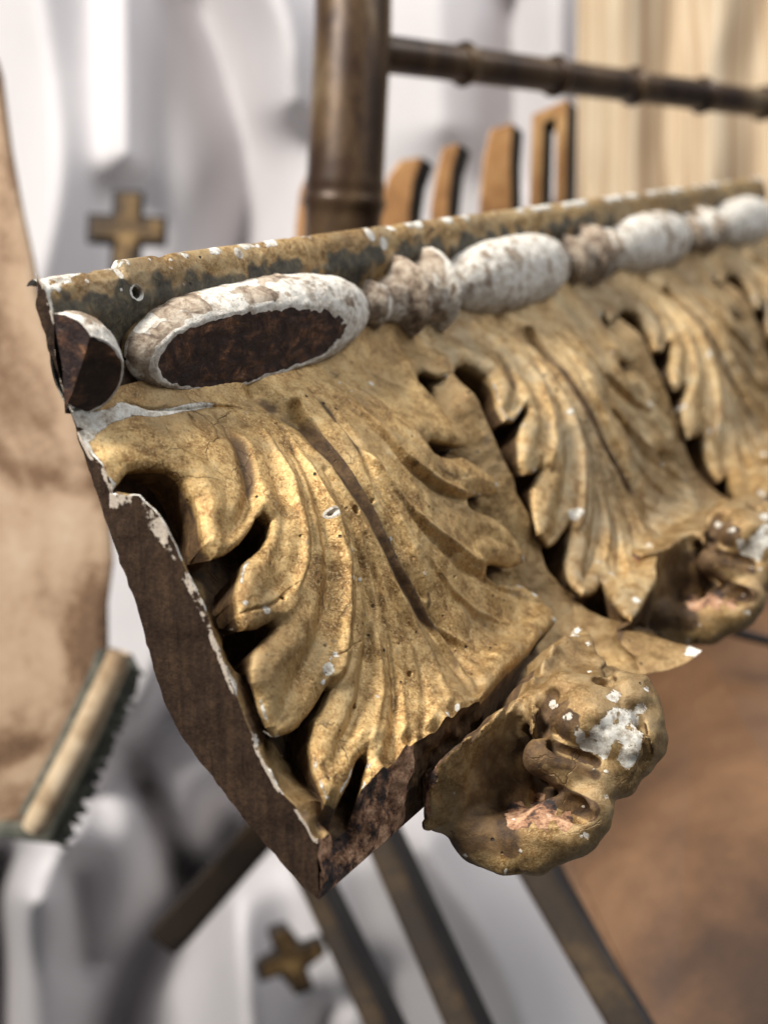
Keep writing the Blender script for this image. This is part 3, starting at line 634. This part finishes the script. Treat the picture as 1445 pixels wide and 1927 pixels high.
    kn=smin(kn,cap_(L(1010,1592,.35),L(1105,1530,.40),.0088,.0085),.003)
    kn=smin(kn,cap_(L(900,1590,.33)+[0,0,.004],L(1000,1600,.35)+[0,0,.002],.0080),.004)
    kn=smin(kn,cap_(L(965,1400,.46),L(965,1540,.40),.0065,.0060,(1.2,1,1)),.006)
    kn=smin(kn,cap_(L(1180,1320,.54),L(1205,1380,.54),.0085),.002)
    kn=smin(kn,cap_(L(1060,1302,.50),L(1125,1312,.51),.0070),.003)
    kn=smin(kn,cap_(L(1062,1325,.46),L(1030,1395,.44),.0022,.0028),.001)      # pale ridge beside the upper roll
    kn=smin(kn,cap_(L(1030,1395,.44),L(1085,1405,.44),.0026),.001)
    Dd=smin(st,kn,.0030)
    Dd=smin(Dd,slab,.0050)
    def cut(p,q,r,k=.0010,r2=None,sc=(1,1,1)):
        nonlocal Dd;Dd=smax(Dd,-cap_(p,q,r,r2,sc),k)
    cut(L(1045,1398,.425)+[-.003,.001,0],L(1125,1432,.445)+[-.003,0,0],.0028,.0006,.0016)
    cut(L(985,1462,.385)+[-.004,.001,0],L(1042,1492,.385)+[-.004,0,0],.0032,.0006,.0044)
    cut(L(1042,1492,.385)+[-.004,0,0],L(1100,1520,.395)+[-.004,0,0],.0036,.0006,.0046)
    cut(L(952,1560,.335)+[-.002,.002,0],L(964,1615,.33)+[-.002,.002,0],.0020)
    cut(L(1040,1300,.48)+[-.004,0,0],L(1022,1400,.44)+[-.005,0,0],.0030,.001,.0022)
    cut(L(1185,1305,.535),L(1206,1350,.53),.0014)
    cut(L(1150,1285,.54)+[-.002,0,.001],L(1135,1300,.53)+[-.002,0,0],.0020)
    cut(L(1140,1290,.53)+[-.003,0,.002],L(1170,1330,.53)+[-.006,.002,0],.0028,.0006,.0010)
    cut(L(1195,1320,.53)+[-.006,.003,0],L(1212,1400,.52)+[-.006,.003,0],.0022,.0006)
    cut(L(1212,1400,.52)+[-.006,.003,0],L(1180,1465,.48)+[-.005,.003,0],.0020,.0006,.0010)
    for a_,b_ in (((1080,1340,.45),(1145,1400,.47)),((1070,1440,.41),(1110,1475,.42)),((1000,1600,.34),(1060,1590,.36)),((1110,1320,.46),(1160,1350,.49))):
        cut(L(*a_)+[-.0095,.001,0],L(*b_)+[-.0105,0,0],.0016)      # tool marks
    Dd=smax(Dd,-(cap_(L(955,1512,.345)+[-.006,.002,.004],L(1075,1530,.37)+[-.006,.002,.004],.0065)+fbm(G,.003,1,2)*.0008),.0006)   # torn top of the lower roll
    rag=(.0010*np.sin(gx*240)+.0008*np.sin(gx*610+1))[:,None,None]+fbm(G,.004,2,2)*.0005
    if split: cl=G[...,2]+(.1568-.0065*sm(gx,.095,.120)[:,None,None])-.79*(G[...,1]-.086)+rag
    else: cl=G[...,2]+.1600+rag*.3
    Dd=smax(Dd,np.minimum(cl,.094-G[...,1]),.001)
    Dd=Dd+fbm(G,.007,1,4)*.0006
    Dd=Dd+.00016*np.sin((G[...,2]*.9+G[...,0]*.45+fbm(G,.02,0,1)*.0015)*2*math.pi/.0062)*sm(G[...,1],.098,.106)*sm(G[...,2],-.196,-.188)
    Vt,Ft=surface_nets(Dd.astype(float),np.array([gx[0],ga[0],gb[0]]),h)
    for _ in range(2):                                   # take the voxel steps off
        acc=np.zeros_like(Vt);cn=np.zeros(len(Vt))
        for a,b in ((0,1),(1,2),(2,3),(3,0)):
            for p_,q_ in ((a,b),(b,a)): np.add.at(acc,Ft[:,p_],Vt[Ft[:,q_]]);np.add.at(cn,Ft[:,p_],1)
        Vt=Vt*.45+.55*acc/cn[:,None]
    return Vt,Ft
def tip_wear_shade(tv,tf,split):
    TV3=sect(tv[:,0]/PER,tv[:,1],tv[:,2]);tx,ty=proj(TV3)
    fn=np.zeros_like(tv);q=np.cross(tv[tf[:,2]]-tv[tf[:,0]],tv[tf[:,3]]-tv[tf[:,1]])
    for k in range(4): np.add.at(fn,tf[:,k],q)
    fn/=np.linalg.norm(fn,axis=1)[:,None]+1e-9
    toc=-TV3/np.linalg.norm(TV3,axis=1)[:,None];toc=np.stack([toc@AX,toc@E2,toc@E1],-1)
    ff_=sm((fn*toc).sum(1),-.05,.2)                        # carve marks sit on the outer skin only
    tw=np.zeros((len(tv),3));m1=fbm(tv,.007,3,4);m2=fbm(tv,.0025,1,3)
    dd=lambda x,y:np.hypot(tx-x,ty-y)*(1+.35*m1)+9*m2
    for x,y,r_,a in [(1170,1365,48,.86),(1125,1410,36,.8),(1180,1425,28,.8),(1090,1380,14,.7),(1150,1310,16,.6),(1208,1335,16,.6),(1068,1348,11,.8),(1040,1325,10,.8),(1085,1190,10,.8),(1105,1212,7,.7),(1098,1572,12,.8),(1140,1500,9,.7),(872,1612,13,.6),(1216,1296,12,.6),(1100,1350,10,.5),(1050,1500,8,.5),(880,1500,3,.6),(930,1540,3,.6)]:
        tw[:,0]+=a*sm(dd(x,y),r_*1.2,r_*.45)*ff_*(.85+.5*m2)
    for x,y,r_ in [(980,1532,26),(1025,1530,26),(1062,1545,18)]:
        tw[:,1]+=1.0*sm(dd(x,y),r_*1.2,r_*.7)*ff_
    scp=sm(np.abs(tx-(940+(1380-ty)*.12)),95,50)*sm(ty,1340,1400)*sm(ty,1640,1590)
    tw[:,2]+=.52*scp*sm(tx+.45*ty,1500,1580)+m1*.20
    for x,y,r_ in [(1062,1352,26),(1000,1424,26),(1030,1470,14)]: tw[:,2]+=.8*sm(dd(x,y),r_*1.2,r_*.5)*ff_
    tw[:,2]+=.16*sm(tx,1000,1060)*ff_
    for a_,b_,r_ in (((985,1458),(1042,1496),13),((1042,1496),(1108,1524),17),((1040,1400),(1122,1436),9)):  # dirt and painted shade in the deep slits between rolls
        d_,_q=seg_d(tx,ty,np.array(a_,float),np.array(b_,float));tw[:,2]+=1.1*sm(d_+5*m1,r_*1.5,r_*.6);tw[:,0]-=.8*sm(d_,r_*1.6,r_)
    for P_ in ([(990,1400),(1040,1428),(1120,1458)],[(1000,1450),(1030,1480),(1075,1505),(1110,1530)],[(955,1500),(950,1560),(960,1600)],[(1036,1310),(1020,1350),(1030,1400)]):  # painted shade along the folds beside the rolls
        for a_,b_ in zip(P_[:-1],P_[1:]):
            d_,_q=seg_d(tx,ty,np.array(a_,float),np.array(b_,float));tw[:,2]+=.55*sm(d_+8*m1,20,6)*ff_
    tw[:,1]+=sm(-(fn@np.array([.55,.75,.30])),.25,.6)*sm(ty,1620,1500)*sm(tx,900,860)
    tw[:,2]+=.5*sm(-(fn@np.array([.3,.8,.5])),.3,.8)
    if split:
        cp=tv[:,2]+.1568-.79*(tv[:,1]-.086);tw[:,2]+=1.2*sm(cp,-.0035,-.0020)*sm(tv[:,1],.0865,.0835)*sm(fn[:,2],.2,.5)*sm(tv[:,0],.115,.105)  # painted shade on the crack face of the tip
    return TV3,np.clip(tw,0,1.4)
tv,tf=tip_solid();TV3,tw=tip_wear_shade(tv,tf,True)
tv2,tf2=tip_solid(.0011,False);TV4,tw2=tip_wear_shade(tv2,tf2,False)
M['tip']=gold_material('tip_gold',brown=.05,bright=.88,dust=.25)
leaves=sorted([o for o in cornice.children if o.name.startswith('acanthus_leaf')],key=lambda o:o.name)
tip0=mesh('leaf_tip',TV3,tf,M['tip'],leaves[0],attr=tw)
tip0['label']='curled leaf tip with flaking white gesso, split off by the crack'
dv=Vector(W(AX*PER*LP)-W(np.zeros(3)))
c1_=mesh('leaf_tip',TV4,tf2,M['tip'],leaves[1],attr=tw2);lift=Vector(W(E1*.0105-E2*.003)-W(np.zeros(3)));c1_.location=dv+lift
c=c1_.copy();COL.objects.link(c);c.parent=leaves[2];c.location=dv*2+lift
# ------------------------------------------------------------------ behind the cornice
def simple(name,stops,scale,rough=.7,metal=0.,bumpd=.001,dist=.3,map_=(1,1,1),spec=.3,fine=300):
    t=NT(name);n=t.noise(scale,5,.6,dist,map_=map_);n2=t.noise(fine,3,.6)
    return t.fin(t.ramp(t.mixf(.15,n,n2),*stops),rough,metal,t.bump(n,bumpd,.6),spec)
M['cloth']=simple('white_cotton',((.3,(.55,.525,.535)),(.7,(.64,.615,.625))),3,.95,0,.002,.2,fine=900)
M['bamboo']=simple('dark_gilt_bamboo',((.32,(.016,.008,.005)),(.48,(.045,.023,.012)),(.60,(.11,.065,.032)),(.75,(.26,.20,.12))),22,.36,.35,.001,.6,map_=(1,1,.35),spec=.6)
M['fret']=simple('orange_gilt_wood',((.34,(.10,.045,.018)),(.5,(.34,.17,.065)),(.66,(.50,.30,.13))),16,.5,.3)
M['fretside']=simple('blackened_edge',((.3,(.010,.010,.012)),(.7,(.030,.027,.027))),20,.6)
M['pink']=simple('worn_pinkish_wood',((.36,(.045,.025,.016)),(.45,(.19,.11,.062)),(.53,(.42,.29,.19)),(.68,(.56,.43,.31))),7,.75,0,.002,.8)
M['strip']=simple('tan_moulding',((.35,(.28,.19,.11)),(.55,(.50,.38,.25)),(.7,(.60,.48,.34))),40,.8)
M['fringe']=simple('grey_green_fringe',((.35,(.05,.055,.048)),(.6,(.13,.13,.105)),(.75,(.24,.22,.17))),120,.9)
M['leather']=simple('rust_leather',((.36,(.016,.007,.004)),(.47,(.06,.028,.012)),(.56,(.12,.058,.025)),(.70,(.24,.125,.058))),4.5,.5,0,.001,.5,spec=.4,fine=500)
def curtain_mat():
    t=NT('striped_curtain');x=t.n('ShaderNodeSeparateXYZ');t.l(t.tc,x.inputs[0]);X_=x.outputs[0]
    w=t.noise(45,4,.8,0,map_=(1,.01,.01));w2=t.noise(9,3,.6,0,map_=(1,.02,.02))
    c=t.ramp(w,(.38,(.27,.18,.11)),(.46,(.42,.31,.20)),(.50,(.60,.52,.39)),(.55,(.45,.34,.22)),(.62,(.64,.58,.46)))
    return t.fin(t.mix(t.math('MULTIPLY',w2,.5),c,(.55,.38,.24)),.9,0,None,.2)
M['curtain']=curtain_mat()
# draped sheet with folds
ZB=1.48
def drape(name,x0,x1,y0,y1,z,folds,mat,label,cat,nx=260,ny=330,ripple=0):
    xs=np.linspace(x0,x1,nx);ys=np.linspace(y0,y1,ny);XX,YY=np.meshgrid(xs,ys,indexing='ij')
    dz=np.zeros(XX.shape)
    for pts,amp,wd_ in folds:
        P=resample(catmull(np.array(pts,float),6),30.);D=np.full(XX.shape,1e9)
        for a,b in zip(P[:-1],P[1:]): D=np.minimum(D,seg_d(XX,YY,a,b)[0])
        dz+=amp*(.7*np.exp(-(D/wd_)**2)+.3*np.exp(-(D/(wd_*.45))**1.4))
    Pn=np.stack([XX*.0006,YY*.0004,0*XX],-1);dz+=fbm(Pn,.16,0,2)*.014
    if ripple: dz+=np.sin(XX/ripple+fbm(Pn,.2,1)*1.5)*.018
    P=np.stack([(XX-CX)/F,(CY-YY)/F,-np.ones_like(XX)],-1)*(z-dz)[...,None]
    o=mesh(name,P.reshape(-1,3),gridfaces(nx,ny,True),mat)
    sol=o.modifiers.new('cloth thickness','SOLIDIFY');sol.thickness=.002;sol.offset=1
    return tag(o,label,cat)
FO=[([(60,-100),(110,300),(60,600)],.10,110),([(330,-100),(420,120),(470,330),(440,560)],-.16,95),([(230,-100),(235,300)],.07,45),
    ([(480,-100),(540,60),(550,200)],.11,60),([(820,-100),(830,250)],.05,90),([(960,0),(960,350)],-.06,50),([(1050,-50),(1050,400)],.06,45),
    ([(330,900),(300,1200),(210,1450),(60,1700)],.12,80),([(180,1500),(330,1350),(420,1250)],-.15,60),([(240,1400),(300,1500),(330,1620)],-.09,45),
    ([(440,1560),(340,1700),(250,1850),(200,2050)],-.24,75),([(450,1700),(470,1950)],.12,70),([(60,1700),(30,2000)],.12,60),
    ([(800,1600),(930,1800),(1010,2000)],.12,80),([(620,1650),(660,2000)],.05,60),([(720,1850),(800,2050)],-.06,50),([(150,1650),(170,1800)],-.12,50),([(0,1620),(10,2000)],-.22,55),([(270,1480),(360,1650)],-.12,40),([(620,1900),(560,2100)],-.08,40)]
drape('draped_sheet',-500,1900,-500,2500,ZB,FO,M['cloth'],'white cotton sheet hanging in soft folds behind the cornice','sheet')
drape('curtain',1085,1800,-400,620,1.22,[],M['curtain'],'tan striped curtain at the upper right behind the bamboo rail','curtain',200,60,26)
def tube(name,pts,radii,mat,parent=None,seg=28,bumps=()):
    """round bar through camera-space points; bumps=(position 0..1, extra radius, width)"""
    P=np.array(pts,float);n=160;L=np.r_[0,np.cumsum(np.linalg.norm(np.diff(P,axis=0),axis=1))];L/=L[-1];s_=np.linspace(0,1,n)
    C=np.stack([np.interp(s_,L,P[:,i]) for i in range(3)],1);Rr=np.interp(s_,L,radii)
    for p,e,w_ in bumps: Rr=Rr*(1+e*np.exp(-((s_-p)/w_)**2))
    T=np.gradient(C,axis=0);T/=np.linalg.norm(T,axis=1)[:,None];A=np.cross(T,[.1,.2,1]);A/=np.linalg.norm(A,axis=1)[:,None];B=np.cross(T,A)
    th=np.linspace(0,2*math.pi,seg,endpoint=False)
    V_=C[None]+Rr[None,:,None]*(np.cos(th)[:,None,None]*A[None]+np.sin(th)[:,None,None]*B[None])
    F_=[tuple(f) for f in gridfaces(seg,n,False,True)]+[tuple(i*n for i in range(seg)),tuple(i*n+n-1 for i in reversed(range(seg)))]
    return mesh(name,V_.reshape(-1,3),F_,mat,parent)
def prism(name,poly,z,thick,mat,parent=None,side=None,hole=None,dirv=(0,0,-1),bev=.0015,zs=None):
    """cut-out board: outline at its own distance z, real thickness going away"""
    n=len(poly);zz=zs or [z]*n
    A=np.array([at(x,y,q) for (x,y),q in zip(poly,zz)]);d=np.array(dirv,float);d/=np.linalg.norm(d)
    V_=list(A)+list(A+d*thick);Fs=[]
    if hole:
        m=len(hole);H_=np.array([at(x,y,z) for x,y in hole]);V_+=list(H_)+list(H_+d*thick);o=2*n
        for i in range(n):
            k=(i+1)%n;Fs+=[(i,k,o+k,o+i),(n+k,n+i,o+m+i,o+m+k),(k,i,n+i,n+k),(o+i,o+k,o+m+k,o+m+i)]
    else:
        Fs=[tuple(range(n)),tuple(range(2*n-1,n-1,-1))]+[((i+1)%n,i,n+i,n+(i+1)%n) for i in range(n)]
    o_=mesh(name,np.array(V_),Fs,mat,parent,smooth=False)
    if side:
        o_.data.materials.append(side);c=0
        for i,p in enumerate(o_.data.polygons):
            if hole: p.material_index=1 if i%4>=2 else 0
            else: p.material_index=1 if i>=2 else 0
    b=o_.modifiers.new('worn edges','BEVEL');b.width=bev;b.segments=2;b.limit_method='ANGLE'
    return o_
chair=empty('bamboo_chair',at(650,1600,.9),'dark gilt faux bamboo chair with a rust leather seat behind the cornice','chair')
post=tube('post',[at(668,-300,.80),at(664,60,.80),at(650,330,.80),at(632,700,.82),at(600,1200,.85)],[.0242]*5,M['bamboo'],chair,40,[(.445,.10,.008),(.425,.05,.006)])
z0,z1=.80,1.10
rl=tube('back_rail',[at(690,97,z0),at(1445,196,z1),at(1640,221,1.19)],[.0118,.0118,.0118],M['bamboo'],chair,32)
for x in (872,1043,1190,1320,1435):
    q=(x-690)/(1445-690)
    # equal image steps are unequal in depth: interpolate the true point on the line
    a,b=at(690,97,z0),at(1445,196,z1);lo,hi=0.,1.
    for _ in range(40):
        m_=(lo+hi)/2;p_=a+(b-a)*m_
        if proj(p_)[0]<x: lo=m_
        else: hi=m_
    d_=(b-a)/np.linalg.norm(b-a);p_=a+(b-a)*lo
    tube('ring',[p_-d_*.006,p_-d_*.003,p_,p_+d_*.003,p_+d_*.006],[.0118,.0138,.0150,.0138,.0118],M['bamboo'],rl,28)
for pl in ([(548,620),(555,425),(562,360),(580,318),(592,330),(587,430),(590,620)],[(700,620),(708,400),(730,330),(752,300),(795,294),(778,340),(770,395),(772,620)],[(806,620),(808,392),(818,330),(832,276),(865,268),(850,320),(843,390),(846,620)],[(896,620),(900,385),(908,300),(922,242),(965,230),(960,300),(962,380),(965,620)]):
    prism('fret_slat',pl,1.0,.022,M['fret'],chair,M['fretside'],dirv=(.55,-.1,-1))
prism('fret_frame',[(986,600),(1000,215),(1068,185),(1060,600)],1.0,.022,M['fret'],chair,M['fretside'],hole=[(1014,560),(1022,232),(1045,220),(1040,560)],dirv=(.55,-.1,-1))
def bar(name,p,q,w0,w1,th,mat,parent=None,side=None,sh=(.3,.1,-1)):
    a=np.array(p[:2],float);b=np.array(q[:2],float);d=b-a;nrm=np.array([-d[1],d[0]])/np.hypot(*d)
    poly=[tuple(a-nrm*w0/2),tuple(a+nrm*w0/2),tuple(b+nrm*w1/2),tuple(b-nrm*w1/2)]
    return prism(name,poly,p[2],th,mat,parent,side,dirv=sh,bev=.004,zs=[p[2],p[2],q[2],q[2]])
M['bar']=simple('dark_gilt_bar',((.32,(.008,.005,.004)),(.52,(.022,.013,.007)),(.68,(.075,.045,.018))),18,.75,0.)
bar('stretcher',(500,1500,.95),(790,2110,.80),38,50,.03,M['bar'],chair,M['fretside'])
bar('stretcher',(640,1430,.90),(930,2080,.74),48,66,.03,M['bar'],chair,M['fretside'])
bar('seat_frame',(900,1470,.82),(1290,2120,.66),60,80,.035,M['bar'],chair,M['fretside'])
seatpoly=[(1010,1560),(1080,1400),(1180,1260),(1290,1190),(1400,1120),(1560,1020),(1900,1000),(1900,2250),(1330,2200),(1240,1990)]
seat=prism('leather_seat',seatpoly,.80,.05,M['leather'],chair,bev=.012,zs=[.80,.84,.88,.92,.97,1.05,1.05,.62,.62,.68])
tube('piping',[at(1330,1172,.86),at(1400,1195,.87),at(1480,1215,.88)],[.0035]*3,M['fretside'],seat,12)
bar('leg',(640,1400,1.12),(300,1780,1.06),62,70,.03,M['bar'],chair,M['fretside'])
# loose gilt crosses
M['old']=simple('aged_gold_brown',((.40,(.025,.016,.010)),(.52,(.10,.060,.025)),(.66,(.30,.19,.075))),30,.5,.3)
def cross(cx_,cy_,s_,z,rot,label,low=1.):
    c,sn=math.cos(rot),math.sin(rot);w=.30
    pts=[(-w,-1),(w,-1),(w,-w),(1,-w),(1,w),(w,w),(w,low),(-w,low),(-w,w),(-1,w),(-1,-w),(-w,-w)]
    poly=[(cx_+s_*(x*c-y*sn),cy_+s_*(x*sn+y*c)) for x,y in pts]
    o=prism('gilt_cross',poly,z,.012,M['old'],None,M['fretside'],dirv=(-.3,.1,-1))
    big=[(cx_+(x-cx_)*1.14+(4 if abs(x-cx_)<25 else 0),cy_+(y-cy_)*1.10) for x,y in poly]
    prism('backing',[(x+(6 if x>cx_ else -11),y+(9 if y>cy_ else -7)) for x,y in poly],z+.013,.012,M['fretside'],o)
    return tag(o,label,'cross','small gilt wooden crosses against the sheet')
cross(240,430,66,1.27,.05,'small gilt cross standing against the sheet above the cornice end',1.6)
cross(548,1806,58,1.30,-.34,'tilted gilt cross low on the sheet below the cornice tip')
# worn panel at the left
pan=empty('hide_panel',at(60,900,0.8370),'worn tan hide covered panel at the left with a fringed moulding','panel')
pl=[(-160,-120),(-30,40),(0,120),(18,260),(40,380),(62,480),(75,560),(100,640),(140,760),(185,900),(210,985),(214,1060),(203,1140),(204,1225),(220,1255),(205,1320),(150,1430),(98,1535),(0,1560),(-160,1560)]
prism('board',pl,0.8100,.03,M['pink'],pan,M['pink'],dirv=(-.2,0,-1),bev=.005)
tube('moulding',[at(226,1226,0.7830),at(214,1262,0.7830),at(150,1400,0.7830),at(72,1545,0.7830),at(62,1562,0.7830)],[.0065,.0078,.0084,.0081,.0068],M['strip'],pan,24)
edge=[(244,1228),(262,1262),(256,1300),(226,1345),(206,1400),(176,1450),(150,1500),(124,1545),(108,1590),(60,1585),(-60,1570),(-60,1548),(40,1550),(90,1540),(210,1290)]
prism('fringe_backing',edge,0.7992,.006,M['fringe'],pan)
for i in range(60):
    f_=i/59;x=252+(112-252)*f_+8*math.sin(f_*3.1);y=1262+(1580-1262)*f_;r_=rng.random(3)
    tube('fringe_tuft',[at(x-10,y-5,0.7965),at(x+2+20*r_[0],y+2+14*r_[1],.798+.004*r_[2])],[.0034,.0012],M['fringe'],pan,8)
tube('inner_bead',[at(196,1225,0.7938),at(184,1262,0.7938),at(120,1400,0.7938),at(48,1535,0.7938)],[.0043]*4,M['fringe'],pan,10)
